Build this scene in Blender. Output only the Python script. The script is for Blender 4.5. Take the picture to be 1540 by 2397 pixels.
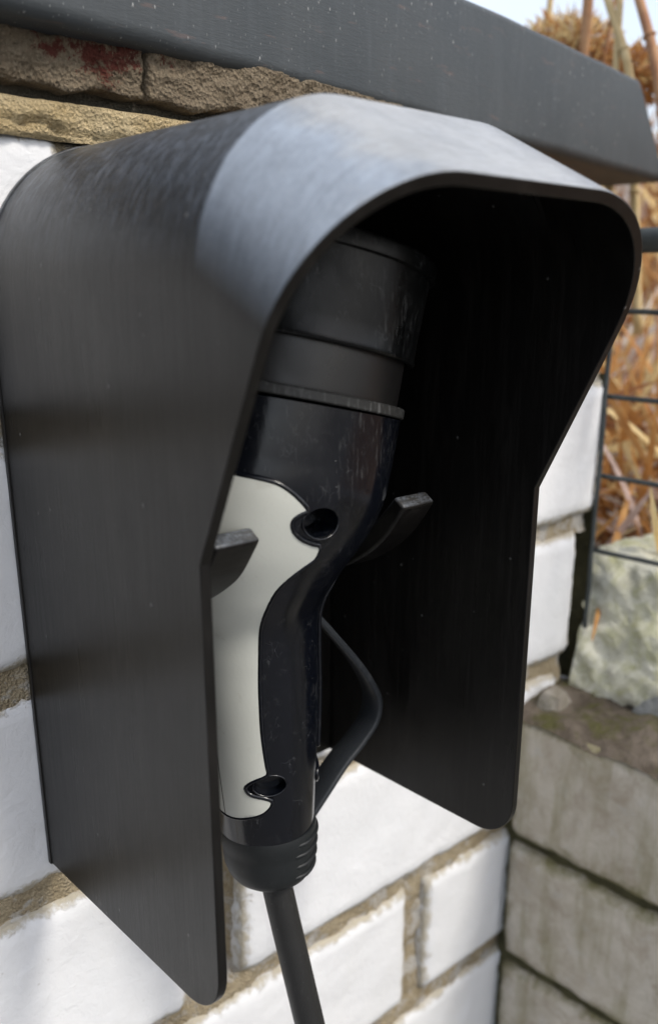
import bpy, bmesh, math, random
import numpy as np
from mathutils import Vector, Matrix, noise as mn
from mathutils.geometry import delaunay_2d_cdt

U = 0.00075            # all coordinates below are in units of 0.75 mm
D = bpy.data
for o in list(D.objects): D.objects.remove(o)
sc = bpy.context.scene
C = sc.collection

# ------------------------------------------------------------------ camera
cam = D.cameras.new('camera'); co = D.objects.new('camera', cam); C.objects.link(co)
RT = ((0.7366436, -0.6762763, 0.0025745), (0.2023206, 0.2240100, 0.9533551), (0.6453081, 0.7017620, -0.3018402))
CP = (-215.2729, -327.9369, 72.9020)
m = Matrix.Identity(4)
for r in range(3):
    m[r][0] = RT[0][r]; m[r][1] = RT[1][r]; m[r][2] = -RT[2][r]; m[r][3] = CP[r]*U
co.matrix_world = m
cam.sensor_fit = 'HORIZONTAL'; cam.sensor_width = 36
cam.lens = 36*2117.84/1540
cam.shift_x = -(788.18-770)/1540; cam.shift_y = (1354.24-1198.5)/1540
cam.clip_start = 0.01; cam.clip_end = 500
cam.dof.use_dof = True; cam.dof.focus_distance = 350*U; cam.dof.aperture_fstop = 17
sc.camera = co

# ------------------------------------------------------------------ sky, sun, exposure
SUN = Vector((0.20, -0.78, 0.85)).normalized()      # direction towards the sun
w = D.worlds.new('World'); sc.world = w; w.use_nodes = True
nt = w.node_tree; nt.nodes.clear()
out = nt.nodes.new('ShaderNodeOutputWorld'); bg = nt.nodes.new('ShaderNodeBackground')
sky = nt.nodes.new('ShaderNodeTexSky'); sky.sky_type = 'NISHITA'; sky.sun_disc = False
sky.sun_elevation = math.asin(SUN.z); sky.sun_rotation = math.atan2(SUN.x, SUN.y)
sky.air_density = 1.0; sky.dust_density = 4.0; sky.ozone_density = 1.0
bg.inputs[1].default_value = 0.14
# thin bright cloud over a blue sky
tcw = nt.nodes.new('ShaderNodeTexCoord'); cn = nt.nodes.new('ShaderNodeTexNoise'); cn.inputs['Scale'].default_value = 1.6; cn.inputs['Detail'].default_value = 6
cr_ = nt.nodes.new('ShaderNodeMapRange'); cr_.inputs['From Min'].default_value = .35; cr_.inputs['From Max'].default_value = .65; cr_.inputs['To Min'].default_value = .45; cr_.inputs['To Max'].default_value = .8
mxw = nt.nodes.new('ShaderNodeMix'); mxw.data_type = 'RGBA'; mxw.inputs[7].default_value = (4.6, 4.95, 5.5, 1)
nt.links.new(tcw.outputs['Generated'], cn.inputs['Vector']); nt.links.new(cn.outputs[0], cr_.inputs[0]); nt.links.new(cr_.outputs[0], mxw.inputs[0])
nt.links.new(sky.outputs[0], mxw.inputs[6]); nt.links.new(mxw.outputs[2], bg.inputs[0]); nt.links.new(bg.outputs[0], out.inputs[0])
sl = D.lights.new('sun', 'SUN'); sl.energy = 1.3; sl.angle = math.radians(12); sl.color = (1, .95, .87)
so = D.objects.new('sun', sl); C.objects.link(so)
so.rotation_euler = SUN.to_track_quat('Z', 'Y').to_euler()
sc.view_settings.view_transform = 'Standard'; sc.view_settings.look = 'None'
sc.view_settings.gamma = 1; sc.view_settings.exposure = 0.88
sc.view_settings.use_curve_mapping = False

# ------------------------------------------------------------------ material helpers
class NT:
    def __init__(s, name):
        s.m = D.materials.new(name); s.m.use_nodes = True; s.t = s.m.node_tree
        s.b = s.t.nodes['Principled BSDF']
        tc = s.t.nodes.new('ShaderNodeTexCoord'); mp = s.t.nodes.new('ShaderNodeMapping')
        mp.inputs['Scale'].default_value = (1/U,)*3
        s.t.links.new(tc.outputs['Object'], mp.inputs[0]); s.co = mp.outputs[0]; s.tc = tc
    def n(s, kind, **kw):
        x = s.t.nodes.new(kind)
        for k, v in kw.items():
            if hasattr(x, k): setattr(x, k, v)
            else: s.set(x, k, v)
        return x
    def set(s, x, k, v):
        k = int(k[1:]) if k[0] == 'i' and k[1:].isdigit() else k.replace('_', ' ')
        if isinstance(v, bpy.types.NodeSocket): s.t.links.new(v, x.inputs[k])
        else: x.inputs[k].default_value = v
    def scale(s, sx, sy, sz):
        mp = s.t.nodes.new('ShaderNodeMapping'); mp.inputs['Scale'].default_value = (sx, sy, sz)
        s.t.links.new(s.co, mp.inputs[0]); return mp.outputs[0]
    def noise(s, scale, detail=4, rough=.55, co=None, dist=0):
        x = s.t.nodes.new('ShaderNodeTexNoise'); s.t.links.new(co or s.co, x.inputs['Vector'])
        x.inputs['Scale'].default_value = scale; x.inputs['Detail'].default_value = detail
        x.inputs['Roughness'].default_value = rough; x.inputs['Distortion'].default_value = dist
        return x.outputs[0]
    def vor(s, scale, co=None, feat='F1'):
        x = s.t.nodes.new('ShaderNodeTexVoronoi'); x.feature = feat
        s.t.links.new(co or s.co, x.inputs['Vector']); x.inputs['Scale'].default_value = scale
        return x.outputs['Distance']
    def ramp(s, v, *st):
        x = s.t.nodes.new('ShaderNodeValToRGB'); e = x.color_ramp.elements
        while len(e) < len(st): e.new(.5)
        for k, (pos, c) in enumerate(st):
            e[k].position = pos; e[k].color = (c, c, c, 1) if not hasattr(c, '__len__') else (*c, 1)
        s.t.links.new(v, x.inputs[0]); return x.outputs[0]
    def mix(s, f, a, b):
        x = s.t.nodes.new('ShaderNodeMix'); x.data_type = 'RGBA'
        for k, v in ((0, f), (6, a), (7, b)):
            if isinstance(v, bpy.types.NodeSocket): s.t.links.new(v, x.inputs[k])
            else: x.inputs[k].default_value = v if k == 0 else (*v, 1)
        return x.outputs[2]
    def math(s, op, a, b=0, clamp=False):
        x = s.t.nodes.new('ShaderNodeMath'); x.operation = op; x.use_clamp = clamp
        for k, v in ((0, a), (1, b)):
            if isinstance(v, bpy.types.NodeSocket): s.t.links.new(v, x.inputs[k])
            else: x.inputs[k].default_value = v
        return x.outputs[0]
    def attr(s, name):
        x = s.t.nodes.new('ShaderNodeAttribute'); x.attribute_name = name; return x.outputs['Fac']
    def bump(s, h, strength=.5, dist=1.0, prev=None):
        x = s.t.nodes.new('ShaderNodeBump'); x.inputs['Strength'].default_value = strength
        x.inputs['Distance'].default_value = dist*U
        s.t.links.new(h, x.inputs['Height'])
        if prev: s.t.links.new(prev, x.inputs['Normal'])
        return x.outputs[0]
    def done(s, col=None, rough=None, normal=None, spec=None, **kw):
        for k, v in (('Base Color', col), ('Roughness', rough), ('Normal', normal), ('Specular IOR Level', spec)):
            if v is None: continue
            if isinstance(v, bpy.types.NodeSocket): s.t.links.new(v, s.b.inputs[k])
            else: s.b.inputs[k].default_value = (*v, 1) if k == 'Base Color' else v
        return s.m

def mat_hood():
    s = NT('hood_plastic')
    # fine print layers: planes of equal y
    wv = s.n('ShaderNodeTexWave', wave_type='BANDS', bands_direction='Y', wave_profile='SIN')
    s.t.links.new(s.co, wv.inputs['Vector']); wv.inputs['Scale'].default_value = 0.9
    wv.inputs['Distortion'].default_value = 0.0
    streak = s.noise(1, 5, .7, co=s.scale(.02, .9, .02))
    streak2 = s.noise(1, 3, .6, co=s.scale(.01, .22, .01))
    blotch = s.noise(.03, 5, .6)
    geo = s.n('ShaderNodeNewGeometry')
    sep = s.n('ShaderNodeSeparateXYZ'); s.t.links.new(geo.outputs['Normal'], sep.inputs[0])
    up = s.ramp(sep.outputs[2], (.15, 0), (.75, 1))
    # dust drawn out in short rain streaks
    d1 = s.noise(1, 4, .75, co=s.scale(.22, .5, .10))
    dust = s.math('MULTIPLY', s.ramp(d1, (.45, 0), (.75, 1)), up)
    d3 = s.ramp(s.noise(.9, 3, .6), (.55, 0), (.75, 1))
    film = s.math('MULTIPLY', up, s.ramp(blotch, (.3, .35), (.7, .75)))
    speck = s.ramp(s.vor(.085), (.02, 1), (.07, 0))
    marks = s.ramp(s.noise(1, 5, .7, co=s.scale(.03, .045, .012), dist=.8), (.52, 0), (.70, 1))
    wipes = s.ramp(s.noise(1, 6, .75, co=s.scale(.2, .35, .015)), (.50, 0), (.75, 1))
    c = s.mix(blotch, (.0045, .004, .0035), (.0065, .006, .0055))
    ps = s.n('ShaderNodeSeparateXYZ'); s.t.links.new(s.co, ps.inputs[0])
    out_ = s.ramp(s.math('MULTIPLY', s.math('ADD', ps.outputs[1], 120), -1/30), (.22, .13), (.27, 1))      # painted sky reflection sets in past the crease, faint on the tunnel
    sky_sheen = s.math('MULTIPLY', s.math('MULTIPLY', out_, s.ramp(sep.outputs[2], (.10, 0), (.60, 1))), s.ramp(s.noise(1, 6, .7, co=s.scale(.07, .05, .05)), (.25, .62), (.7, .95)))  # sky reflection painted into the colour of upward faces, broken by noise
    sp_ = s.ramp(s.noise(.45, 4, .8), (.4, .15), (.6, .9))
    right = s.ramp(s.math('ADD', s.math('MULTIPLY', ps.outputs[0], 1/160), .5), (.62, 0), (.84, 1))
    sky_sheen = s.math('MULTIPLY', sky_sheen, s.math('SUBTRACT', 1, s.math('MULTIPLY', right, s.math('SUBTRACT', 1, s.math('MULTIPLY', sp_, .45)))))
    sky_sheen = s.math('MULTIPLY', sky_sheen, s.ramp(s.noise(1, 4, .7, co=s.scale(.03, 1.1, .04)), (.3, .72), (.7, 1.0)))
    sky_sheen = s.math('MULTIPLY', sky_sheen, s.ramp(s.noise(.8, 4, .8), (.3, .78), (.7, 1.0)))
    blu = s.ramp(s.math('ADD', s.math('MULTIPLY', ps.outputs[0], 1/160), s.math('ADD', .5, s.math('MULTIPLY', s.math('SUBTRACT', blotch, .5), .5))), (.14, (.43, .49, .57)), (.26, (.53, .535, .53)), (.45, (.58, .58, .57)))  # bluish to white tint of the painted sky reflection
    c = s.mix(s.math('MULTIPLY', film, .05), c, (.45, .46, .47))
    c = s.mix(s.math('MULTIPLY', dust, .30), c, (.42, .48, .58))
    c = s.mix(s.math('MULTIPLY', sky_sheen, .80), c, blu)
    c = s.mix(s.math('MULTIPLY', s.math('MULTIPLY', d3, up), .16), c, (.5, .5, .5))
    c = s.mix(s.math('MULTIPLY', speck, .4), c, (.22, .22, .21))
    c = s.mix(s.math('MULTIPLY', marks, .025), c, (.30, .27, .24))
    c = s.mix(s.math('MULTIPLY', wipes, .03), c, (.30, .28, .26))
    r = s.ramp(s.math('ADD', s.math('MULTIPLY', streak, .5), s.math('MULTIPLY', blotch, .5)), (.3, .24), (.7, .40))
    h = s.math('ADD', s.math('MULTIPLY', wv.outputs['Fac'], .10), s.math('MULTIPLY', streak, .30))
    h = s.math('ADD', h, s.math('MULTIPLY', streak2, .3))
    nb = s.bump(h, .5, .5)
    nb = s.bump(speck, .5, .3, nb)
    return s.done(c, r, nb, .30)
def mat_black(name, base=(.012, .012, .013), rough=.3, dust=.25, scr=.5, spec=.35, zmask=0):
    s = NT(name)
    n1 = s.noise(.06, 5, .6)
    sp = s.ramp(s.vor(.16), (.0, 1), (.05, 0))
    scn = s.noise(1, 3, .65, co=s.scale(.9, .9, .14))
    sc2 = s.ramp(s.noise(.22, 6, .75, dist=1.2), (.57, 0), (.68, 1))
    patch = s.ramp(s.noise(.035, 3, .5), (.45, 0), (.65, 1))
    f = s.math('MULTIPLY', s.math('MULTIPLY', s.ramp(scn, (.55, 0), (.75, 1)), patch), dust)
    if zmask:
        pz = s.n('ShaderNodeSeparateXYZ'); s.t.links.new(s.co, pz.inputs[0])
        zm = s.ramp(s.math('MULTIPLY', pz.outputs[2], 1/250), (zmask, .06), (zmask+.12, 1)); f = s.math('MULTIPLY', f, zm)
    c = s.mix(f, base, (.4, .4, .39))
    c = s.mix(s.math('MULTIPLY', sc2, dust*.22), c, (.4, .4, .39))
    c = s.mix(s.math('MULTIPLY', sp, dust), c, (.6, .6, .58))
    for ax_ in ((.05, .5, .12), (.3, .06, .1)):      # fine scratches
        v_ = s.noise(1, 2, .5, co=s.scale(*ax_))
        ln = s.ramp(s.math('ABSOLUTE', s.math('SUBTRACT', v_, .5)), (.0, 1), (.006, 0))
        c = s.mix(s.math('MULTIPLY', s.math('MULTIPLY', ln, s.ramp(s.noise(.09, 3, .6), (.52, 0), (.62, 1))), dust*.9), c, (.35, .36, .37))
    r = s.ramp(n1, (.3, max(.05, rough-.06)), (.7, rough+.12))
    nb = s.bump(s.math('ADD', scn, s.math('MULTIPLY', sc2, .6)), .25*scr, .5)
    nb = s.bump(sp, .6, .4, nb)
    return s.done(c, r, nb, spec)
def mat_grey_panel():
    s = NT('grey_soft_plastic')
    n1 = s.noise(.03, 5, .6); n2 = s.noise(.8, 3, .6)
    st = s.ramp(s.noise(.05, 6, .7, dist=1.5), (.6, 0), (.72, 1))
    c = s.mix(n1, (.55, .56, .505), (.64, .65, .59))
    c = s.mix(s.math('MULTIPLY', st, .25), c, (.25, .22, .15))
    sp = s.ramp(s.vor(.09), (.0, 1), (.035, 0))
    c = s.mix(s.math('MULTIPLY', sp, .6), c, (.12, .11, .1))
    return s.done(c, s.ramp(n1, (.3, .28), (.7, .42)), s.bump(n2, .12, .4), .6)
def mat_white():
    s = NT('white_masonry_paint')
    e = s.attr('edge')
    n1 = s.noise(.035, 4, .6); n2 = s.noise(.32, 6, .68, dist=.6); n3 = s.noise(.11, 5, .6, dist=.8)
    crust = s.ramp(s.math('ADD', s.math('MULTIPLY', s.noise(.16, 6, .7), .8), s.math('MULTIPLY', e, .52)), (.74, 0), (.90, 1))
    pit = s.ramp(s.vor(.07), (.0, 1), (.06, 0))
    c = s.mix(n1, (.655, .66, .67), (.71, .715, .72))
    c = s.mix(s.math('MULTIPLY', crust, .8), c, (.46, .40, .28))
    c = s.mix(s.math('MULTIPLY', pit, .5), c, (.35, .33, .3))
    g = s.ramp(s.noise(.06, 5, .7, dist=.5), (.62, 0), (.8, 1))
    c = s.mix(s.math('MULTIPLY', g, .35), c, (.55, .54, .52))
    h = s.math('ADD', s.math('MULTIPLY', n2, .35), s.math('MULTIPLY', n3, .9))
    nb = s.bump(h, .42, 1.8); nb = s.bump(s.math('MULTIPLY', crust, s.noise(.8, 4, .7)), .8, 1.5, nb)
    return s.done(c, .62, nb, .35)
def mat_mortar(name, a, b, dark, wet=0.):
    s = NT(name)
    n1 = s.noise(.05, 5, .65); g = s.noise(.9, 4, .75); v = s.vor(.75)
    n2 = s.noise(.055, 6, .7, dist=.5)
    c = s.mix(s.ramp(n1, (.35, 0), (.65, 1)), a, b)
    c = s.mix(s.ramp(v, (.0, .55), (.35, 0)), c, dark)
    c = s.mix(s.ramp(g, (.50, 0), (.70, .55)), c, tuple(min(1, x*1.5) for x in b))
    c = s.mix(s.ramp(n2, (.50, 0), (.60, wet)), c, (.62, .61, .585))
    h = s.math('ADD', s.math('ADD', s.math('MULTIPLY', g, .8), s.math('MULTIPLY', v, .7)), s.math('MULTIPLY', s.noise(.22, 5, .7), 1.2))
    return s.done(c, .9, s.bump(h, 1.0, 2.8), .2)
def mat_greybrick():
    s = NT('grey_concrete_brick')
    e = s.attr('edge')
    n1 = s.noise(.04, 6, .65, dist=.6); n2 = s.noise(.35, 5, .7)
    streak = s.noise(1, 4, .6, co=s.scale(.06, .06, .012))
    moss = s.ramp(s.math('ADD', s.math('MULTIPLY', s.noise(.07, 5, .7), .75), s.math('MULTIPLY', e, .26)), (.47, 0), (.68, 1))
    c = s.mix(s.ramp(n1, (.3, 0), (.7, 1)), (.36, .315, .25), (.53, .49, .42))
    c = s.mix(s.ramp(s.noise(.09, 6, .75), (.55, 0), (.75, .55)), c, (.47, .47, .46))
    c = s.mix(s.ramp(s.noise(.035, 5, .7, dist=.5), (.5, 0), (.66, .55)), c, (.27, .22, .16))
    c = s.mix(s.ramp(streak, (.48, 0), (.66, .5)), c, (.20, .18, .085))
    c = s.mix(s.math('MULTIPLY', moss, .75), c, (.13, .12, .035))
    return s.done(c, .85, s.bump(n2, .4, 1.5), .25)
def mat_stone(name, a, b, mossc, k=.6):
    s = NT(name)
    n1 = s.noise(.035, 7, .7, dist=1); n2 = s.noise(.2, 6, .75)
    c = s.mix(s.ramp(n1, (.42, 0), (.58, 1)), a, b)
    c = s.mix(s.ramp(s.noise(.05, 6, .75, dist=.6), (.47, 0), (.60, k)), c, mossc)
    c = s.mix(s.ramp(s.noise(.25, 4, .7), (.6, 0), (.75, .5)), c, tuple(x*.35 for x in a))
    return s.done(c, .9, s.bump(s.math('ADD', n2, n1), .8, 4), .2)
def mat_coping():
    s = NT('grey_painted_timber')
    n1 = s.noise(.02, 5, .6)
    gr = s.noise(1, 5, .7, co=s.scale(.03, 1.0, 1.1)); drip = s.noise(1, 3, .6, co=s.scale(.25, .25, .025))
    sp = s.ramp(s.vor(.20, co=s.scale(1.1, 1, .6)), (.03, 1), (.11, 0)); sp2 = s.ramp(s.vor(.42, co=s.scale(1.3, 1, .6)), (.04, 1), (.15, 0))
    red = s.ramp(s.noise(1, 4, .6, co=s.scale(.008, .25, .28)), (.63, 0), (.69, 1))
    c = s.mix(s.ramp(n1, (.3, 0), (.7, 1)), (.033, .040, .044), (.054, .061, .065))
    c = s.mix(s.ramp(drip, (.5, 0), (.8, .15)), c, (.12, .135, .15))
    c = s.mix(s.math('MULTIPLY', red, .2), c, (.22, .12, .09))
    patch = s.ramp(s.noise(.012, 3, .5), (.42, .1), (.62, .9))
    c = s.mix(s.math('MULTIPLY', s.math('MAXIMUM', sp, s.math('MULTIPLY', sp2, .5)), s.math('MULTIPLY', patch, .7)), c, (.62, .62, .6))
    h = s.math('ADD', s.math('MULTIPLY', gr, .5), s.math('MULTIPLY', sp, .5))
    return s.done(c, s.ramp(n1, (.3, .5), (.7, .62)), s.bump(h, .4, 1.0), .4)
def mat_tile():
    s = NT('clay_tile_with_mortar_smear')
    geo = s.n('ShaderNodeSeparateXYZ'); s.t.links.new(s.co, geo.inputs[0])
    n = s.noise(.07, 6, .75, co=s.scale(.8, 1, .8), dist=.4)
    g = s.noise(.9, 4, .75, co=s.scale(1.2, 1, .5)); v = s.vor(.6)
    dx = s.math('ABSOLUTE', s.math('MULTIPLY', s.math('ADD', geo.outputs[0], 34), 1/34)); dz = s.math('ABSOLUTE', s.math('MULTIPLY', s.math('ADD', geo.outputs[2], -1255), 1/11))
    n = s.math('ADD', n, s.math('MULTIPLY', s.math('SUBTRACT', 1, s.math('ADD', dx, dz)), .16))
    m = s.ramp(s.math('ADD', n, s.math('MULTIPLY', s.math('SUBTRACT', g, .5), .35)), (.585, 0), (.65, 1))
    c = s.mix(s.ramp(s.noise(.04, 5, .6), (.35, 0), (.65, 1)), (.17, .13, .085), (.30, .24, .165))
    c = s.mix(s.ramp(v, (0, .6), (.32, 0)), c, (.10, .085, .06))
    c = s.mix(s.ramp(g, (.5, 0), (.68, .5)), c, (.46, .39, .28))
    c = s.mix(s.math('MULTIPLY', m, .9), c, (.12, .022, .016))
    return s.done(c, .9, s.bump(s.math('ADD', s.math('ADD', g, v), s.noise(.25, 5, .7)), 1.0, 3.0), .2)
def mat_plain(name, a, b, rough=.7, sc_=.08, bump=.3, spec=.4):
    s = NT(name); n = s.noise(sc_, 5, .65)
    return s.done(s.mix(s.ramp(n, (.35, 0), (.65, 1)), a, b), rough, s.bump(s.noise(sc_*6, 4, .6), bump, 1), spec)
def mat_leaf(name, a, b, tr=.4):
    s = NT(name); n = s.noise(.05, 4, .6); g = s.noise(.25, 3, .6)
    c = s.mix(s.ramp(n, (.35, 0), (.65, 1)), a, b)
    s.b.inputs['Subsurface Weight'].default_value = 0
    m = s.done(c, .6, s.bump(g, .4, 1), .3)
    tl = s.n('ShaderNodeBsdfTranslucent'); s.t.links.new(c, tl.inputs[0])
    mx = s.n('ShaderNodeMixShader'); mx.inputs[0].default_value = tr
    s.t.links.new(s.b.outputs[0], mx.inputs[1]); s.t.links.new(tl.outputs[0], mx.inputs[2])
    s.t.links.new(mx.outputs[0], s.t.nodes['Material Output'].inputs[0])
    return m

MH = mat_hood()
MB = mat_black('plug_gloss_black', (.0022, .003, .0055), .16, .13, .15, .5, .60)
MCAP = mat_black('plug_cap_rubber', (.002, .0024, .0024), .30, .20, .4, .32)
MNECK = mat_black('plug_neck_matt', (.014, .013, .012), .32, .0, .25, .5)
MRING = mat_black('plug_ring', (.030, .030, .028), .42, .45, .6)
MBOOT = mat_black('boot_rubber', (.012, .014, .015), .45, .05, .3)
MCAB = mat_black('cable_rubber', (.016, .016, .0155), .42, .06, .5)
MSTRAP = mat_black('strap_rubber', (.020, .023, .027), .40, .10, .4)
MPAN = mat_grey_panel(); MW = mat_white()
MMOR = mat_mortar('sandy_mortar', (.36, .29, .185), (.50, .42, .29), (.17, .13, .08), .75)
MMORS = mat_mortar('bare_sand_mortar', (.50, .38, .20), (.64, .52, .32), (.27, .19, .09), .0)
MMORD = mat_mortar('mossy_mortar_and_gap_shade', (.07, .065, .035), (.13, .12, .06), (.02, .02, .01), .0)
MCREV = mat_mortar('grey_bedding', (.10, .09, .07), (.17, .155, .12), (.04, .035, .03), .0)
MGB = mat_greybrick(); MCOP = mat_coping(); MTILE = mat_tile()
MWIRE = mat_plain('coated_wire', (.03, .036, .036), (.06, .068, .068), .5)

# ------------------------------------------------------------------ mesh helpers
def wloc(o):
    v = Vector((0, 0, 0))
    while o is not None: v += o.location; o = o.parent
    return v
def mk(name, V, F, mat, parent=None, smooth=True, ang=None, attr=None, kind=None):
    base = wloc(parent) if parent else Vector((0, 0, 0))
    me = D.meshes.new(name)
    me.from_pydata([tuple(Vector(v)*U - base) for v in V], [], [tuple(f) for f in F])
    for mm in (mat if isinstance(mat, (list, tuple)) else [mat]): me.materials.append(mm)
    if smooth:
        me.shade_smooth()
        if ang: me.set_sharp_from_angle(angle=math.radians(ang))
    if attr is not None:
        a = me.attributes.new('edge', 'FLOAT', 'POINT'); a.data.foreach_set('value', attr)
    o = D.objects.new(name, me); C.objects.link(o)
    if parent: o.parent = parent
    if kind: o['kind'] = kind
    return o
def tag(o, label, cat, group=None):
    o['label'] = label; o['category'] = cat
    if group: o['group'] = group
    return o
def thing(name, loc, label, cat, group=None):
    o = D.objects.new(name, None); C.objects.link(o); o.location = Vector(loc)*U; o.empty_display_size = .01
    return tag(o, label, cat, group)
def fixn(o):
    bm = bmesh.new(); bm.from_mesh(o.data); bmesh.ops.recalc_face_normals(bm, faces=bm.faces[:]); bm.to_mesh(o.data); bm.free()
def bevel(o, w_, seg=2, ang=35):
    md = o.modifiers.new('bevel', 'BEVEL'); md.width = w_*U; md.segments = seg
    md.limit_method = 'ANGLE'; md.angle_limit = math.radians(ang); md.harden_normals = False
def box(x0, x1, y0, y1, z0, z1):
    V = [(x, y, z) for x in (x0, x1) for y in (y0, y1) for z in (z0, z1)]
    F = [(0, 1, 3, 2), (4, 6, 7, 5), (0, 4, 5, 1), (2, 3, 7, 6), (0, 2, 6, 4), (1, 5, 7, 3)]
    return V, F
def catmull(P, n=8):
    P = np.array(P, float); Q = np.vstack([2*P[0]-P[1], P, 2*P[-1]-P[-2]]); o = []
    for i in range(1, len(Q)-2):
        a, b, c, d = Q[i-1:i+3]
        for k in range(n):
            t = k/n; o.append(.5*(2*b+(-a+c)*t+(2*a-5*b+4*c-d)*t*t+(-a+3*b-3*c+d)*t**3))
    o.append(P[-1]); return np.array(o)
def tube(P, R, seg=12, caps=True, V=None, F=None):
    P = [Vector(p) for p in P]; V = [] if V is None else V; F = [] if F is None else F
    b0 = len(V); n = len(P); up = None
    for i, p in enumerate(P):
        t = (P[min(i+1, n-1)]-P[max(i-1, 0)]).normalized()
        if up is None: up = t.orthogonal().normalized()
        up = (up - t*up.dot(t)).normalized(); s = t.cross(up)
        r = R[i] if hasattr(R, '__len__') else R
        for k in range(seg):
            a = 2*math.pi*k/seg; V.append(tuple(p+(up*math.cos(a)+s*math.sin(a))*r))
    for i in range(n-1):
        for k in range(seg):
            F.append((b0+i*seg+k, b0+i*seg+(k+1) % seg, b0+(i+1)*seg+(k+1) % seg, b0+(i+1)*seg+k))
    if caps:
        F.append(tuple(b0+k for k in range(seg))[::-1]); F.append(tuple(b0+(n-1)*seg+k for k in range(seg)))
    return V, F
def fb(x, y, z, o=4): return mn.fractal(Vector((x, y, z)), 1.0, 2.0, o)

# ------------------------------------------------------------------ ground, far behind and below
gs = 60000
gv = [(-gs, -gs, -1100), (gs, -gs, -1100), (gs, gs, -1100), (-gs, gs, -1100)]
mk('ground', gv, [(0, 1, 2, 3)], mat_plain('paving', (.10, .095, .09), (.16, .155, .15), .9, .01), kind='structure')

# ------------------------------------------------------------------ brick walls
rb = random.Random(5)
def brick(face, a0, a1, z0, z1, base, mat, parent, seed, nx=None, jit=1.6, depth=70, rnd=2.6, amp=1.1):
    """a rounded, uneven brick; face 'y': lies in plane y=base and spans x; face 'x': plane x=base, spans y"""
    L = a1-a0; H = z1-z0
    nx = nx or max(10, int(L/5)); nz = max(8, int(H/5))
    V = []; A = []; idx = {}; F = []
    def soft(i, n):          # denser towards the rims
        t = i/n; return t
    for i in range(nx+1):
        for j in range(nz+1):
            u = soft(i, nx); v = soft(j, nz); a = a0+L*u; z = z0+H*v
            de = min(a-a0, a1-a, z-z0, z1-z)
            ea = min(a-a0, a1-a); ez = min(z-z0, z1-z)
            d = 0
            for e in (ea, ez):
                if e < rnd: d += rnd-math.sqrt(max(0, rnd*rnd-(rnd-e)**2))
            d += (fb(a*.03+seed*7, z*.03, seed, 4))*amp*1.4 + fb(a*.14+seed, z*.14, seed*2, 3)*amp*.8
            # outline wobble
            k = max(0, 1-de/12)
            a_ = a+k*jit*fb(a*.05, z*.05+seed*3, 5, 4)*1.3; z_ = z+k*jit*fb(a*.05+seed*5, z*.05, 9, 4)*1.3
            idx[i, j] = len(V); A.append(max(0, 1-de/11))
            V.append((a_, base+d, z_) if face == 'y' else (base+d, a_, z_))
    for i in range(nx):
        for j in range(nz):
            q = (idx[i, j], idx[i+1, j], idx[i+1, j+1], idx[i, j+1]); F.append(q if face == 'y' else q[::-1])
    rim = [(i, 0) for i in range(nx)]+[(nx, j) for j in range(nz)]+[(i, nz) for i in range(nx, 0, -1)]+[(0, j) for j in range(nz, 0, -1)]
    prev = [idx[r] for r in rim]
    for dd in (depth*.15, depth*.4, depth):
        cur = []
        for r in rim:
            x, y, z = V[idx[r]]
            wob = fb(x*.06+dd, y*.06, z*.06+seed, 3)*1.2
            cur.append(len(V)); A.append(.6)
            V.append((x, base+dd, z+wob*.6) if face == 'y' else (base+dd, y, z+wob*.6))
        for k in range(len(rim)):
            k2 = (k+1) % len(rim); q = (prev[k2], prev[k], cur[k], cur[k2]); F.append(q if face == 'y' else q[::-1])
        prev = cur
    return mk('brick', V, F, mat, parent, attr=A)

wall = thing('white_brick_wall', (0, 0, -1100), 'old white painted brick wall with sandy mortar behind the plug holder', 'wall')
J = 6.5
rows = {   # (z low, z high): brick spans in x
    (30, 127): [(-640, -345), (-332, -48), (-34, 240)],
    (-70.5, 17): [(-760, -500), (-487, -200), (-186, 40), (54, 329)],
    (-171, -83.5): [(-640, -345), (-331, -46), (-32, 20), (36, 314)],
    (-280, -184): [(-760, -320), (-306, -15), (21, 300)],
    (-380, -292): [(-640, -165), (-150, 150), (169, 330)],
    (-481, -393): [(-760, -330), (-316, -30), (-16, 262)],
    (-582, -494): [(-640, -165), (-150, 120), (134, 330)],
    (-683, -595): [(-760, -330), (-316, -30), (-16, 262)],
}
k = 0
for (z0, z1), xs in rows.items():
    for x0, x1 in xs:
        k += 1; brick('y', x0, x1, z0, z1, 0.5+rb.uniform(-.8, 1.2), MW, wall, k*1.37, amp=.75, jit=1.3)
# mortar: one lumpy sheet set back in the joints
def sheet(name, x0, x1, z0, z1, step, fn, mat, parent, face='y', mask=None):
    nx = int((x1-x0)/step); nz = int((z1-z0)/step); V = []; F = []
    for i in range(nx+1):
        for j in range(nz+1):
            x = x0+(x1-x0)*i/nx; z = z0+(z1-z0)*j/nz; y = fn(x, z)
            V.append((x, y, z) if face == 'y' else (y, x, z))
    for i in range(nx):
        for j in range(nz):
            if mask and not mask(x0+(x1-x0)*(i+.5)/nx, z0+(z1-z0)*(j+.5)/nz): continue
            a = i*(nz+1)+j; q = (a, a+nz+1, a+nz+2, a+1); F.append(q if face == 'y' else q[::-1])
    return mk(name, V, F, mat, parent)
def mort(x, z):
    y = 4.6+fb(x*.05, z*.05, 1.3, 5)*3.2+fb(x*.22, z*.22, 4, 3)*1.2
    if -16 < x < 24 and -284 < z < -180: y += 26*min(1, max(0, (24-x)/12))       # the raked-out joint by the cable
    if 148 < x < 171 and -384 < z < -288: y += 3
    return y
def mort_mask(x, z):
    return x < (322 if z > -85 else 308)
sheet('mortar', -640, 330, -690, 124, 3.2, mort, MMOR, wall, mask=mort_mask)
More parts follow.
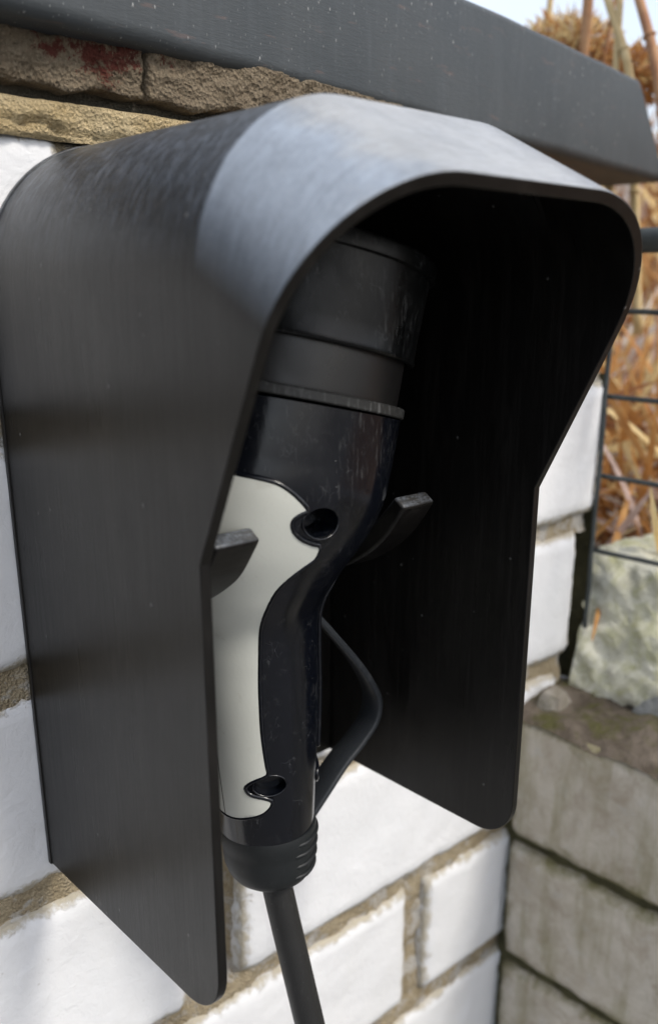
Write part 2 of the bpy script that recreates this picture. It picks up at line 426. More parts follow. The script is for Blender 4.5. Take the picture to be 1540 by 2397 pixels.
# the bare course of sandy mortar above the top bricks
def sandy(x, z):
    t = (z-124)/13.2; y = -3.5+fb(x*.03, z*.12, 3, 5)*3.0+fb(x*.25, z*.3, 7, 3)*1.1
    y += max(0, x-40)*.158
    cr = abs(z-(129+3*math.sin(x*.05)+2.5*fb(x*.05, 0, 2, 3)))
    if cr < 1.6: y += (1.6-cr)*1.6
    if t > .9: y += (t-.9)*50
    if t < .12: y += (.12-t)*22
    return y
sheet('mortar', -420, 236, 124, 137.2, 1.3, sandy, MMORS, wall)
sheet('mortar', -420, 236, 134, 145, 1.6, lambda x, z: 6.0+max(0, x-40)*.158+fb(x*.05, z*.3, 8, 4)*2.8, MCREV, wall)
def tile(x0, x1, seed):
    V = []; F = []; nx = int((x1-x0)/1.3); nz = 20
    for i in range(nx+1):
        for j in range(nz+4):
            x = x0+(x1-x0)*i/nx
            if j < nz: t = j/(nz-1); z = 141+19*t; y = -4+fb(x*.03+seed, z*.06, 3, 4)*1.0+fb(x*.16, z*.25, seed, 5)*1.7+.8*max(0, fb(x*.07, z*.12, seed+4, 3))*3
            else: t = 1; z = 160; y = -5+(j-nz+1)*20
            z += (1-t)*fb(x*.05, seed, 1, 4)*2.2; y += max(0, x-40)*.158
            if t < .1: y += .8*(1-t/.1)
            e = min(x-x0, x1-x)
            if e < 1.5: y += (1.5-e)*.8
            V.append((x, y, z))
    n2 = nz+4
    for i in range(nx):
        for j in range(n2-1): a = i*n2+j; F.append((a, a+n2, a+n2+1, a+1))
    b = len(V); # underside
    for i in range(nx+1): x, y, z = V[i*n2]; V.append((x, 60, z+.5))
    for i in range(nx): F.append((i*n2, b+i, b+i+1, (i+1)*n2))
    # the two ends
    for i in (0, nx):
        c = len(V); V.append((V[i*n2][0], 60, 141)); V.append((V[i*n2][0], 60, 160))
        F.append(tuple(i*n2+j for j in range(n2))+(c+1, c))
    return mk('tile', V, F, MTILE, wall)
tile(-330, -172, 2.); tile(-170.5, -14.2, 3.1); tile(-12.4, 160, 4.3); tile(162, 232, 5.2)
sheet('mortar', 2, 70, -200, 22, 4, lambda y, z: 330.5+fb(y*.06, z*.06, 6, 4)*2, MMORD, wall, face='x')  # dark sheet over the brick ends, stands in for shade beside the boulder
V, F = box(-640, 321, 60, 66, -690, 150); 
mk('wall_core', V, F, MMOR, wall, smooth=False)

# grey wall that comes forward from the corner
gw = thing('grey_block_wall', (300, -150, -1100), 'weathered grey block wall with mossy joints meeting the white wall at the corner', 'wall')
XG = 246.5
for i, (z0, z1) in enumerate([(-288.5, -199), (-389, -296.5), (-489, -397.5), (-590, -498)]):
    for j, (y0, y1) in enumerate([(-262, -4), (-530, -269)] if i % 2 else [(-262, -4), (-530, -269)]):
        brick('x', y0, y1, z0, z1, XG+rb.uniform(-.5, .8), MGB, gw, 40+i*3.3+j, jit=1.5, amp=1.0, rnd=4, depth=90)
sheet('mortar', -535, 4, -690, -201, 4, lambda y, z: XG+7+fb(y*.06, z*.06, 6, 4)*2.5, MMORD, gw, face='x')
# the top bed of the grey wall
def ledge(x, y):
    z = -195.6+fb(x*.03, y*.03, 2, 5)*3.5+fb(x*.12, y*.12, 5, 4)*1.8
    z += 3.5*min(1, max(0, (x-250)/30)); 
    if x < 252: z -= (252-x)*.8
    return z
nx, ny = 60, 180; V = []; F = []
for i in range(nx+1):
    for j in range(ny+1):
        x = 246+170*i/nx; y = -535+540*j/ny; V.append((x, y, ledge(x, y)))
for i in range(nx):
    for j in range(ny): a = i*(ny+1)+j; F.append((a, a+ny+1, a+ny+2, a+1))
mk('mortar_bed', V, F, mat_stone('mossy_bed', (.10, .08, .06), (.17, .14, .11), (.09, .09, .025), .8), gw)

# ------------------------------------------------------------------ stones on the grey wall
def rock(name, P, mat, label, seed, sub=4, amp=5):
    bm = bmesh.new()
    for p in P: bm.verts.new(p)
    bmesh.ops.convex_hull(bm, input=bm.verts[:])
    bmesh.ops.delete(bm, geom=[v for v in bm.verts if not v.link_faces], context='VERTS')
    bmesh.ops.triangulate(bm, faces=bm.faces[:])
    for _ in range(sub): bmesh.ops.subdivide_edges(bm, edges=[e for e in bm.edges if e.calc_length() > 6], cuts=1, use_grid_fill=True); bmesh.ops.triangulate(bm, faces=bm.faces[:])
    bm.normal_update()
    for v in bm.verts:
        c = v.co; v.co = c+v.normal*(fb(c.x*.02+seed, c.y*.02, c.z*.02, 5)*amp+fb(c.x*.09, c.y*.09+seed, c.z*.09, 4)*amp*.3)
    V = [tuple(v.co) for v in bm.verts]; bm.verts.index_update(); F = [[v.index for v in f.verts] for f in bm.faces]; bm.free()
    o = mk(name, V, F, mat, None, ang=50); return tag(o, label, 'stone')
MS1 = mat_stone('pale_green_stone', (.50, .49, .39), (.72, .71, .60), (.42, .42, .20), .6)
MS2 = mat_stone('grey_stone', (.22, .225, .22), (.45, .46, .45), (.2, .2, .15), .3)
rock('stone', [(348, 5, -106), (362, 1, -99), (395, -18, -95), (345, -42, -110), (350, -110, -112), (420, -110, -98), (430, 0, -100),
               (334, -1, -135), (324, 1, -152), (312, -4, -176), (300, -9, -200), (298, -35, -199), (300, -46, -196), (306, -58, -183), (312, -75, -167), (318, -110, -160),
               (430, 4, -200), (430, -110, -170)], MS1, 'pale boulder with yellow green lichen on the grey wall behind the wire', 3.3, amp=10)
rock('stone', [(300, -50, -203), (296, -70, -200), (300, -120, -198), (303, -60, -188), (308, -80, -170), (312, -120, -165), (380, -60, -200), (380, -120, -170), (380, -50, -180)], MS2,
     'small grey stone wedged under the pale boulder at the right edge', 8.1, amp=2.5)
rock('stone', [(262, -6, -200), (285, -4, -200), (262, -26, -200), (286, -24, -200), (266, -10, -184), (281, -9, -183), (268, -22, -186), (280, -20, -185)],
     mat_stone('crumb_stone', (.27, .24, .2), (.42, .39, .34), (.15, .14, .06), .5), 'rough brown lump in the corner beside the white wall', 5.5, amp=2.0)

# ------------------------------------------------------------------ welded wire panel
mp = thing('wire_panel', (325, -100, -200), 'dark green welded wire panel standing on the grey wall', 'wire fence')
for i in range(7):
    y = -2-53.5*i
    P = [(325+fb(z*.02, i, 0, 2)*.8, y+.6*math.sin(z*.06+i)+fb(z*.03, i, 3, 2)*1.2, z) for z in range(-196 if i == 0 else -100, 106, 12)]
    V, F = tube(P, 1.7, 8); mk('wire', V, F, MWIRE, mp)
for z in (61.6, 7.6, -45.5, -98.5):
    P = [(327.6+fb(y*.02, z, 0, 2)*.8, y, z+fb(y*.03, z, 3, 2)*1.5) for y in range(0, -330, -12)]
    V, F = tube(P, 1.7, 8); mk('wire', V, F, MWIRE, mp)
V, F = tube([(328, 2, 104), (328, -160, 104), (328, -325, 104)], 7.5, 20); mk('top_rail', V, F, MWIRE, mp, ang=60)

# ------------------------------------------------------------------ coping beam
an = math.radians(9); bx = Vector((math.cos(an), math.sin(an), 0)); bn = Vector((math.sin(an), -math.cos(an), 0))   # bn: towards the viewer
cb = Vector((0, -10, 0))
prof = []   # (toward viewer, z)
def arc(cx, cz, r, a0, a1, n): return [(cx+r*math.cos(math.radians(a0+(a1-a0)*i/n)), cz+r*math.sin(math.radians(a0+(a1-a0)*i/n))) for i in range(n+1)]
prof += arc(-6, 163, 6, -90, 0, 7)+arc(-4, 215, 4, 0, 90, 5)+arc(-146, 216, 3, 90, 180, 3)+arc(-146, 160, 3, 180, 270, 3)
V = []; F = []; N = 130
for i in range(N+1):
    t = -640+1086*i/N
    for j, (a, z) in enumerate(prof):
        wob = fb(t*.006, j*.0, z*.01, 3)*1.6
        p = cb+bx*(t+(215-z)*1.15*max(0, t-330)/116) + bn*(a+wob); V.append((p.x, p.y, z+fb(t*.008, 3, 1, 2)*1.2))
n = len(prof)
for i in range(N):
    for j in range(n): j2 = (j+1) % n; F.append((i*n+j, (i+1)*n+j, (i+1)*n+j2, i*n+j2))
F.append(tuple(range(n))[::-1]); F.append(tuple(N*n+j for j in range(n)))
beam = mk('coping_beam', V, F, MCOP, None, ang=40); fixn(beam)
beam.data.shade_smooth(); beam.data.set_sharp_from_angle(angle=math.radians(40)); bevel(beam, 2.5, 3)
tag(beam, 'weathered dark grey coping beam lying along the top of the wall', 'beam')

# ------------------------------------------------------------------ plug holder: hood, back plate, cradle arms
W, H, R_, D1, S_, DK, KK, ZB, T = 80., 124., 50.9, 127.4, .505, 124.5, .4751, -160.4, 3.6
holder = thing('plug_holder', (0, 0, -160), 'black 3D printed hooded holder screwed to the white brick wall', 'plug holder')
def profile(w_, r_, top, n=18):
    """arch samples (x, z at the back) left bottom -> right bottom"""
    a = [(-w_+r_-r_*math.cos(math.pi/2*i/n), top-r_+r_*math.sin(math.pi/2*i/n)) for i in range(n+1)]
    return a+[(-x, z) for x, z in a[::-1]]
def hood_shell(w_, r_, top, d1):
    rows_ = []
    for x, z in profile(w_, r_, top):
        dz = z
        zf = (dz-S_*(DK-d1))/(1+S_*KK); df = DK+KK*zf
        pts = [(x, 0, z)]+[(x, -d1*q, z) for q in (.35, .7)]+[(x, -d1, z)]
        pts += [(x, -(d1+(df-d1)*q), z+(zf-z)*q) for q in (.5,)]+[(x, -df, zf)]
        rows_.append(pts)
    rc = 19
    cor = [(-(DK-rc+rc*math.cos(math.radians(a))), ZB+rc-rc*math.sin(math.radians(a))) for a in range(0, 91, 9)]
    def side(sx): return [(sx, 0, ZB)]+[(sx, y, z) for y, z in cor[::-1]]+[(sx, -DK, 0)]
    return rows_, side(-w_), side(w_)
oR, oL, oRr = hood_shell(W, R_, H, D1)
iR, iL, iRr = hood_shell(W-T, R_-T, H-T, D1-1.2)
V = []; F = []
def addshell(rows_, L, Rr, flip):
    b = len(V); n = len(rows_[0])
    for r in rows_:
        V.extend(r)
    for i in range(len(rows_)-1):
        for j in range(n-1):
            q = (b+i*n+j, b+i*n+j+1, b+(i+1)*n+j+1, b+(i+1)*n+j); F.append(q[::-1] if flip else q)
    l0 = len(V); V.extend(L); r0 = len(V); V.extend(Rr)
    first = [b+j for j in range(n)]; last = [b+(len(rows_)-1)*n+j for j in range(n)]
    fl = tuple(range(l0, l0+len(L)))+tuple(first[::-1])        # back bottom .. kink, front.. back of the arch bottom
    fr = tuple(range(r0, r0+len(Rr)))+tuple(last[::-1])
    F.append(fl if flip else fl[::-1]); F.append(fr[::-1] if flip else fr)
    front = list(range(l0, l0+len(L)))+[b+i*n+n-1 for i in range(len(rows_))]+list(range(r0, r0+len(Rr)))[::-1]
    back = [l0]+[b+i*n for i in range(len(rows_))]+[r0]
    return front, back
of, ob = addshell(oR, oL, oRr, False); nf, nb_ = addshell(iR, iL, iRr, True)
for a, b in ((of, nf), (ob, nb_)):
    for i in range(len(a)-1): F.append((a[i], a[i+1], b[i+1], b[i]))
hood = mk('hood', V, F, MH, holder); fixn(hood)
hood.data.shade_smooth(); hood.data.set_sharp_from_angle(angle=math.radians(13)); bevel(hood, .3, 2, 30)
# slim flange of the back plate that shows as a fine line round the hood
def arch_slab(name, w_, r_, top, y0, y1, mat, bot=ZB):
    P = [(-w_, bot)]+profile(w_, r_, top)+[(w_, bot)]; n = len(P)
    V = [(x, y0, z) for x, z in P]+[(x, y1, z) for x, z in P]
    F = [tuple(range(n)), tuple(range(n, 2*n))[::-1]]+[(i, (i+1) % n, n+(i+1) % n, n+i) for i in range(n)]
    o = mk(name, V, F, mat, holder); fixn(o); o.data.shade_smooth(); o.data.set_sharp_from_angle(angle=math.radians(35)); bevel(o, .4, 2); return o
arch_slab('back_plate', W-T-.3, R_-T-.3, H-T-.3, -3.2, -6.5, MH, ZB+.6)
arch_slab('back_flange', W+.5, R_+.5, H+.5, .9, -1.6, MH, ZB-.5)
# cradle arms
def arm(x0, x1, dy=0, dz=0):
    fr = [(-30, -46), (-45, -42.5), (-58.8, -38.5), (-68, -33.5), (-76.4, -27.7), (-84, -20.6), (-90.3, -12.3), (-94.2, -6.6)]
    fr = [tuple(p) for p in catmull([(-5, -50)]+fr, 4)]
    fr = [(a+dy*min(1, i/8), b+dz*min(1, i/8)) for i, (a, b) in enumerate(fr)]
    tk = np.linspace(13, 6.5, len(fr)); V = []; F = []; rows_ = []
    for i, (y, z) in enumerate(fr):
        a = fr[max(0, i-1)]; b = fr[min(len(fr)-1, i+1)]; t = Vector((b[0]-a[0], b[1]-a[1])).normalized(); nn = Vector((t.y, -t.x))
        if nn.x < 0: nn = -nn
        yb, zb = y+nn.x*tk[i], z+nn.y*tk[i]
        if i < 2: yb, zb = y, z+tk[i]
        rows_.append([(x0, y, z), (x1, y, z), (x1, yb, zb), (x0, yb, zb)])
    for r in rows_: V.extend(r)
    for i in range(len(rows_)-1):
        for j in range(4): j2 = (j+1) % 4; F.append((i*4+j, i*4+j2, i*4+4+j2, i*4+4+j))
    F.append((0, 1, 2, 3)); e = (len(rows_)-1)*4; F.append((e+3, e+2, e+1, e))
    o = mk('cradle_arm', V, F, MH, holder); fixn(o); o.data.set_sharp_from_angle(angle=math.radians(35)); bevel(o, 1.3, 3)
arm(-59, -41, -8, 2.7); arm(35, 53)
# pad the neck of the plug rests on, between the arms
V, F = box(-53, 53, -28, -5, -56, -40); o = mk('cradle_base', V, F, MH, holder, smooth=False); bevel(o, 2, 3)

# ------------------------------------------------------------------ charging plug
plug = thing('charging_plug', (-10, -62, -170), 'black and pale grey electric car charging plug hanging head up inside the hood', 'charging plug')
PT0 = [(-4.3, -63.8, 35.2), (-8, -63.6, 18), (-11, -63, 5), (-14, -62, -12), (-15, -61.3, -28), (-14.3, -60.8, -44), (-13.3, -60.5, -60), (-12.3, -60.8, -80), (-11.6, -61.2, -102), (-11, -61.5, -125), (-10, -61.7, -149.5), (-9.8, -61.8, -157)]
RR = [47.4, 47.2, 46.8, 42.0, 34.4, 26.6, 25.0, 24.3, 22.9, 21.2, 19.2, 18.9]
SP = catmull([a+(b,) for a, b in zip(PT0, RR)], 12)
def tanb(k):
    a = SP[max(0, k-2)]; b = SP[min(len(SP)-1, k+2)]; d = (a-b)[:3]; return d/np.linalg.norm(d)
def bpt(s, th, off=0.):
    s = min(max(s, 0), len(SP)-1.0001); i = int(s); f = s-i; q = SP[i]*(1-f)+SP[i+1]*f
    t = tanb(i)*(1-f)+tanb(i+1)*f; t /= np.linalg.norm(t)
    u = -np.cross(t, [0, 1., 0]); u = -u if u[0] < 0 else u; u /= np.linalg.norm(u); v = np.cross(t, u); v = -v if v[1] > 0 else v
    return tuple(q[:3]+(q[3]+off)*(v*math.cos(th)-u*math.sin(th)))
V = []; F = []; NS = 240; NT_ = 96
for i in range(NS+1):
    for k in range(NT_): V.append(bpt(i*116/NS, 2*math.pi*k/NT_))
for i in range(NS):
    for k in range(NT_): k2 = (k+1) % NT_; F.append((i*NT_+k, i*NT_+k2, (i+1)*NT_+k2, (i+1)*NT_+k))
F.append(tuple(range(NT_))[::-1]); F.append(tuple(NS*NT_+k for k in range(NT_)))
body = mk('body', V, F, MB, plug); fixn(body); body.data.shade_smooth(); body.data.set_sharp_from_angle(angle=math.radians(50))
# screw holes cut into the body
def frame(s, th):
    p = Vector(bpt(s, th)); q = Vector(bpt(s, th, 1)); n = (q-p).normalized()
    d = (Vector(bpt(s+1, th))-Vector(bpt(s-1, th))); d = (d-n*d.dot(n)).normalized()
    return p, n, d, n.cross(d)
cut = []
def hole(s, th, ra, rb_, dep, tilt=0):
    p, n, d, e = frame(s, th); V = []; K = 32
    for z, kk in ((6, 1.1), (-dep, .9)):
        for k in range(K):
            a = 2*math.pi*k/K; v = p+n*z+(e*math.cos(a)*ra+d*math.sin(a)*rb_)*kk; V.append(tuple(v))
    F = [tuple(range(K)), tuple(range(K, 2*K))[::-1]]+[(k, (k+1) % K, K+(k+1) % K, K+k) for k in range(K)]
    c = mk('cutter', V, F, MB, None); fixn(c); cut.append(c)
    return p, n, d, e
HOLES = []
for sx in (1,):
    HOLES.append((hole(27.5, .165*sx, 6.6, 5.2, 13), 6.6, 5.2)); HOLES.append((hole(100.9, .54*sx, 6.2, 4.2, 5), 6.2, 4.2))
for c in cut:
    md = body.modifiers.new('hole', 'BOOLEAN'); md.operation = 'DIFFERENCE'; md.object = c; md.solver = 'EXACT'
dg = bpy.context.evaluated_depsgraph_get(); dg.update()
nm = D.meshes.new_from_object(body.evaluated_get(dg)); body.modifiers.clear(); body.data = nm; nm.name = 'body'
nm.shade_smooth(); nm.set_sharp_from_angle(angle=math.radians(50))
for c in cut: D.objects.remove(c)
for (p, n_, d, e), ra, rb2 in HOLES:      # raised, scuffed lip of each hole
    P = [p+n_*.15+(e*math.cos(a)*ra+d*math.sin(a)*rb2)*1.08 for a in np.linspace(0, 2*math.pi, 33)]
    # keep the lip on the curved surface
    V, F = tube([tuple(x-n_*(((x-p).dot(e))**2/70)) for x in P], .42, 8, caps=False); mk('hole_rim', V, F, MB, plug)
# grey grip panels with a black bead around them
OUT = [(18.86, .843), (18.86, .649), (19.37, .544), (20.9, .450), (22.93, .365), (24.3, .318), (25.1, .318), (25.99, .362), (27.3, .400), (28.54, .400), (30.07, .368), (31.5, .300), (32.5, .195), (32.9, .125), (34.2, .105), (36.69, .120), (38.73, .195), (42.3, .315), (45.87, .403), (50.96, .474), (55.55, .522), (60.14, .546), (69.31, .575), (77.47, .606), (85.11, .622), (90.21, .614), (96.0, .578), (97.4, .562), (98.3, .61), (99.3, .80), (100.6, .945), (101.8, .955), (102.8, .87), (103.5, .66), (104.3, .53), (105.2, .52), (106.2, .57), (107.5, .72), (108.5, 1.018), (109.0, 1.3), (108.7, 1.581), (108.1, 1.8)]
OUT = OUT+[(107.5, 2.2), (100, 2.35), (60, 2.35), (26, 2.35), (19.8, 2.2), (18.9, 1.8), (18.7, 1.3)]
oc = catmull(OUT+[OUT[0]], 3)[:-1]
def grip(sx):
    ol = [(float(s), float(t)+(0 if sx > 0 else .28+.6*min(1, max(0, (54-s)/14)))) for s, t in oc]; n = len(ol)
    AS = 28.   # theta -> comparable length
    def inside(s, t):
        c = False; j = n-1
        for i in range(n):
            (a, b), (a2, b2) = ol[i], ol[j]
            if (b > t) != (b2 > t) and s < (a2-a)*(t-b)/(b2-b)+a: c = not c
            j = i
        return c
    pts = [Vector((s*1.45, t*AS)) for s, t in ol]; edges = [(i, (i+1) % n) for i in range(n)]
    for i in range(90):
        for k in range(44):
            s = 18.0+i*1.05; t = .25+k*.05
            if inside(s, t):
                q = Vector((s*1.45, t*AS))
                if min((q-pp).length for pp in pts[:n]) > .8: pts.append(q)
    r = delaunay_2d_cdt(pts, edges, [], 1, .0001); vv, ff = r[0], r[2]
    V = []; m_ = len(vv)
    def PT(q, off): return bpt(q.x/1.45, sx*q.y/AS, off)
    for q in vv: V.append(PT(q, 1.0))
    F = [tuple(f) for f in ff]
    cnt = {}
    for f in F:
        for a, b in zip(f, f[1:]+f[:1]): cnt[(a, b)] = 1
    for (a, b) in [e for e in cnt if (e[1], e[0]) not in cnt]:
        c = len(V); V.extend([PT(vv[a], .65), PT(vv[b], .65)]); F.append((a, c, c+1, b))
        c2 = len(V); V.extend([PT(vv[a], -.8), PT(vv[b], -.8)]); F.append((c, c2, c2+1, c+1))
    o = mk('grip_panel', V, F, MPAN, plug, ang=40)
    bm = bmesh.new(); bm.from_mesh(o.data); bmesh.ops.remove_doubles(bm, verts=bm.verts[:], dist=.01*U); bmesh.ops.recalc_face_normals(bm, faces=bm.faces[:])
    nrm = sum((f.normal for f in bm.faces if f.calc_area() > 0), Vector()); bm.to_mesh(o.data); bm.free()
    o.data.shade_smooth(); o.data.set_sharp_from_angle(angle=math.radians(45))
    P = [bpt(s, sx*t, .45) for s, t in ol]; P.append(P[0]); V, F = tube(P, .95, 8, caps=False)
    P = [bpt(s, sx*1.46, 1.0) for s in np.arange(60, 110, 1.)]; tube(P, .16, 5, V=V, F=F)
    mk('panel_seam', V, F, MB, plug)
grip(1); grip(-1)
# lathe pieces along the leaning axis of the head
al = .222; AX = Vector((math.sin(al), 0, math.cos(al))); BU = Vector((math.cos(al), 0, -math.sin(al))); BV = Vector((0, 1, 0)); BC = Vector((-3.4, -63.8, 39.1))
def lathe(name, prof_, mat, parent, seg=96, wob=0, ang=30):
    V = []; F = []
    for i, (s, r) in enumerate(prof_):
        for k in range(seg):
            a = 2*math.pi*k/seg; V.append(tuple(BC+AX*s+(BU*math.cos(a)+BV*math.sin(a))*(r+wob*fb(math.cos(a)*2, math.sin(a)*2, s*.1, 2))))
    for i in range(len(prof_)-1):
        for k in range(seg): k2 = (k+1) % seg; F.append((i*seg+k, i*seg+k2, (i+1)*seg+k2, (i+1)*seg+k))
    F.append(tuple(range(seg))[::-1]); F.append(tuple((len(prof_)-1)*seg+k for k in range(seg)))
    o = mk(name, V, F, mat, parent); fixn(o); o.data.shade_smooth(); o.data.set_sharp_from_angle(angle=math.radians(ang)); return o
lathe('collar_ring', [(-3.6, 46.0), (-3.6, 47.9), (-3.2, 48.3), (-.5, 48.3), (0, 47.9), (0, 43)], MRING, plug, wob=.15)
lathe('neck', [(-1, 45), (0, 45.2), (1, 45.2), (10, 45.3), (20, 45.3)], MNECK, plug)
cap = lathe('cap', [(22, 45.6), (15.9, 46), (15.3, 47.8), (15.6, 48.6), (16.3, 48.9), (17.4, 48.5), (24, 48.5), (34, 48.9), (44, 49.2), (44.9, 49.2), (45, 50.2), (45.4, 50.8), (49, 51), (50.2, 50.7), (50.8, 49.8), (50.9, 42), (50.9, 2)], MCAP, plug, wob=.25)
# rubber cable boot with ridges
V = []; F = []; seg = 64
bp = [(-139.8, 18.6, -61.7), (-140.2, 20.3, -61.7), (-141.5, 20.6, -61.7), (-147, 20.4, -61.8), (-149, 19.8, -61.8), (-151, 19.8, -61.9), (-157, 19.3, -62.2), (-161, 18.2, -62.7), (-163.8, 16.4, -63.2), (-165.8, 13.8, -63.6), (-166.8, 11, -64), (-167, 6, -64)]
for z, r, y in bp:
    for k in range(seg): a = 2*math.pi*k/seg; V.append((-9.9+r*math.sin(a), y-r*math.cos(a), z))
for i in range(len(bp)-1):
    for k in range(seg): k2 = (k+1) % seg; F.append((i*seg+k, i*seg+k2, (i+1)*seg+k2, (i+1)*seg+k))
F.append(tuple(range(seg))); F.append(tuple((len(bp)-1)*seg+k for k in range(seg)))
for z0_, r0, y0 in ((-144, 20.3, -61.8), (-149.2, 19.9, -61.9), (-154.4, 19.5, -62.1), (-159.6, 18.7, -62.6)):
    P = []
    for a in np.linspace(-.05, 1.9, 26):
        e = min(1, (a+.05)/.25, (1.9-a)/.25); P.append((-9.9+(r0-1.0+1.2*e)*math.sin(a), y0-(r0-1.0+1.2*e)*math.cos(a), z0_))
    tube(P, 1.05, 8, V=V, F=F)
boot = mk('cable_boot', V, F, MBOOT, plug); fixn(boot); boot.data.shade_smooth(); boot.data.set_sharp_from_angle(angle=math.radians(60))
P = catmull([(-9.9, -63.2, -150), (-9.6, -65.5, -166), (-8.6, -69.6, -184), (-7, -75.4, -208), (-5, -82, -236), (-3, -89.5, -266), (0, -104, -300), (4, -112, -350), (4, -110, -440), (-10, -96, -600), (-20, -90, -800), (-20, -120, -1000), (-10, -260, -1090), (40, -600, -1092)], 10)
V, F = tube([tuple(p) for p in P], 6.6, 32); mk('cable', V, F, MCAB, plug)
# rubber strap that loops out beside the handle
P = catmull([(14, -46, -42), (24, -48, -55), (37, -49.5, -71), (50, -50, -87), (59.5, -50, -101), (63.5, -50, -111), (61.5, -50, -121), (53, -49.5, -129.5), (42, -49, -137.5), (31, -49, -147), (20, -48, -158)], 8)
V = []; F = []; wd = 7.0; th = 1.5
for i, p in enumerate(P):
    a = P[max(0, i-1)]; b = P[min(len(P)-1, i+1)]; t = Vector(b-a).normalized(); yv = Vector((0, 1, 0)); nn = t.cross(yv).normalized()
    tw = .35-.35*i/len(P); yv2 = (yv*math.cos(tw)+nn*math.sin(tw)); nn2 = t.cross(yv2).normalized()
    for sy, sn in ((-1, -.55), (-.9, -1), (.9, -1), (1, -.55), (1, .55), (.9, 1), (-.9, 1), (-1, .55)): V.append(tuple(Vector(p)+yv2*wd*sy+nn2*th*sn))
for i in range(len(P)-1):
    for k in range(8): F.append((i*8+k, i*8+(k+1) % 8, i*8+8+(k+1) % 8, i*8+8+k))
F.append(tuple(range(8))); F.append(tuple((len(P)-1)*8+k for k in range(8)))
o = mk('strap', V, F, MSTRAP, plug); fixn(o); o.data.shade_smooth(); o.data.set_sharp_from_angle(angle=math.radians(60))

# ------------------------------------------------------------------ garden behind the wire: bank, litter, reeds
def bank(x, y): return -150+max(0, x-430)*.24+max(0, x-900)*.05+fb(x*.006, y*.006, 1, 4)*12
V = []; F = []; nx, ny = 90, 90
for i in range(nx+1):
    for j in range(ny+1):
        x = 432+2600*(i/nx)**1.6; y = -900+(3400)*j/ny; 
        if x < 440 and y > 40: pass
        V.append((x, y, bank(x, y)))
for i in range(nx):
    for j in range(ny): a = i*(ny+1)+j; F.append((a, a+ny+1, a+ny+2, a+1))
mk('garden_soil', V, F, mat_stone('leaf_mould', (.10, .055, .03), (.20, .12, .07), (.28, .18, .12), .6), None, kind='structure')
ML = [mat_leaf('leaf_orange_brown', (.44, .20, .06), (.60, .33, .12)), mat_leaf('leaf_straw', (.66, .47, .20), (.80, .64, .34)),
      mat_leaf('leaf_dull_pink', (.50, .36, .30), (.66, .52, .46)), mat_leaf('leaf_rust', (.20, .085, .035), (.32, .15, .07)),
      mat_leaf('leaf_pale', (.66, .60, .54), (.78, .74, .70))]
rg = random.Random(11)
def strip(V, F, MI, p, dir_, L, wd_, curl, mi, n=5, up=None):
    dir_ = dir_.normalized(); side = dir_.cross(Vector((rg.gauss(0, 1), rg.gauss(0, 1), rg.gauss(0, 1)))).normalized(); nrm_ = dir_.cross(side)
    b = len(V); q = Vector(p)
    for i in range(n+1):
        t = i/n; wv = wd_*(math.sin(math.pi*min(1, t*.9+.08))**.6)
        V.append(tuple(q-side*wv*.5)); V.append(tuple(q+nrm_*wv*.18)); V.append(tuple(q+side*wv*.5))
        dir_ = (dir_+nrm_*curl/n+Vector((0, 0, -.25/n))).normalized(); q = q+dir_*(L/n)
    for i in range(n):
        for k in range(2): F.append((b+i*3+k, b+i*3+k+1, b+i*3+4+k, b+i*3+3+k)); MI.append(mi)
def mass(name, gen, kind='stuff'):
    V, F, MI = [], [], []; gen(V, F, MI)
    o = mk(name, V, F, ML, None); o.data.polygons.foreach_set('material_index', MI); o['kind'] = kind; return o
def litter(V, F, MI):
    for _ in range(10000):
        x = 338+1100*rg.random()**1.5; y = rg.uniform(-420, 1200)*(.3+.7*(x-338)/1100) - 20
        z = bank(x, y)+rg.random()**2*34
        if x < 452 and y > -150: continue
        a = rg.uniform(0, 6.28); e = rg.uniform(-.25, .8)
        sc_ = .6+(x-338)/900
        strip(V, F, MI, (x, y, z), Vector((math.cos(a), math.sin(a), e)), rg.uniform(22, 75)*sc_, rg.uniform(3.5, 11)*sc_, rg.gauss(0, 1.1), rg.choices(range(5), (5, 4, 3.4, 3, 2.6))[0])
tag(mass('dry_leaf_litter', litter), 'brown and straw coloured dead leaves covering the bank behind the wire', 'dead leaves')
def reeds(V, F, MI):
    for _ in range(1200):
        x = 370+1400*rg.random()**1.1; y = rg.uniform(-300, 1500)*(.25+.75*(x-338)/1400)-30
        z = bank(x, y); sc_ = .7+(x-338)/1000
        strip(V, F, MI, (x, y, z), Vector((rg.gauss(0, .35), rg.gauss(0, .35), 1)), rg.uniform(80, 240)*sc_*.8, rg.uniform(4, 10)*sc_, rg.gauss(0, .9), rg.choices(range(5), (7, 5, 1.5, 2.5, 1.5))[0], n=7)
_r0 = reeds
def reeds(V, F, MI):
    _r0(V, F, MI)
    for _ in range(110):      # stouter broken stems lying across the tangle
        x = rg.uniform(440, 640); y = rg.uniform(-60, 330)*(x-325)/250
        strip(V, F, MI, (x, y, bank(x, y)+rg.uniform(5, 90)), Vector((rg.gauss(0, .5), rg.gauss(0, 1), rg.gauss(.5, .7))), rg.uniform(90, 200), rg.uniform(5, 9), rg.gauss(0, .25), rg.choices(range(5), (6, 4, 1, 3, 2))[0], n=6)
tag(mass('dry_grass', reeds), 'tangle of dead reed grass standing behind the wire', 'dead grass')
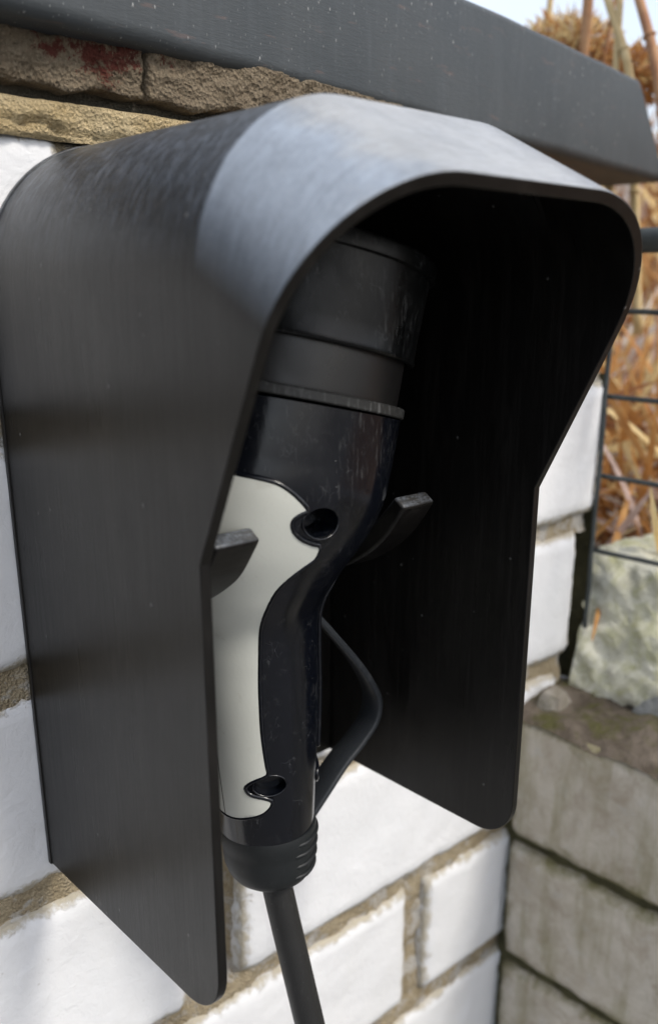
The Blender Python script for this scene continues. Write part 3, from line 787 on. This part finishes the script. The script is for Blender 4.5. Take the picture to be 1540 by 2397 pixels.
# single stalks that rise above the coping
MST = mat_leaf('stalk_red_brown', (.30, .14, .07), (.46, .26, .13), .05); MST2 = mat_leaf('stalk_straw', (.50, .36, .17), (.62, .48, .26), .05)
stalks = [((508, 168, 40), (500, 152, 296), (498, 152, 345), 5.2, MST, 'thick red brown stalk, tallest above the coping, upright'),
          ((520, 90, 40), (500, 107, 233), (500, 136, 300), 4.2, MST2, 'tan stalk leaning left just right of the thick red brown one'),
          ((500, 118, 40), (500, 121, 240), (500, 124, 330), 3.6, MST2, 'thin straight tan stalk between the two leaning ones'),
          ((520, 40, 40), (500, 86, 240), (500, 110, 300), 4.8, MST, 'orange brown stalk leaning left nearest the right edge'),
          ((515, 150, 60), (512, 141, 250), (512, 128, 345), 2.0, MST, 'thinnest dark brown stalk beside the thick red brown one'),
          ((560, 250, 60), (560, 232, 330), (560, 225, 380), 3.4, MST2, 'pale blurred stalk left of the golden seed head')]
for a, b, c, r, mt, lb in stalks:
    P = catmull([a, tuple((np.array(a)+np.array(b))/2+np.array([0, rg.gauss(0, 2), 0])), b, c], 6)
    V, F = tube([tuple(p) for p in P], list(np.linspace(r, r*.75, len(P))), 12)
    for kk in (7, 14):      # nodes
        q = P[kk]; d = P[kk+1]-P[kk]; tube([tuple(q-d*.12), tuple(q), tuple(q+d*.12)], [r*.9, r*1.2, r*.9], 12, V=V, F=F)
    o = mk('dry_stalk', V, F, mt, None); tag(o, lb, 'stalk', 'dry stalks above the coping')
def clump(cx, cy, cz, rx, rz, n_, pale):
    def g(V, F, MI):
        for _ in range(n_):
            while True:
                v = Vector((rg.uniform(-1, 1), rg.uniform(-1, 1), rg.uniform(-1, 1)))
                if v.length < 1: break
            p = (cx+v.x*rx, cy+v.y*rx, cz+v.z*rz)
            strip(V, F, MI, p, v+Vector((rg.gauss(0, .6), rg.gauss(0, .6), rg.gauss(0, .6))), rg.uniform(7, 17), rg.uniform(1.2, 2.6), rg.gauss(0, 2.5), rg.choices(range(5), pale)[0], n=3)
    return g
tag(mass('dry_seed_head', clump(530, 190, 268, 44, 28, 3600, (5, 8, .1, 1.6, 1.2)), None), 'fluffy golden brown seed head behind the stalks above the coping', 'seed head')
tag(mass('dry_seed_head', clump(540, 135, 246, 34, 18, 1800, (7, 3, .1, 4, .1)), None), 'darker brown seed head close to the end of the coping', 'seed head')
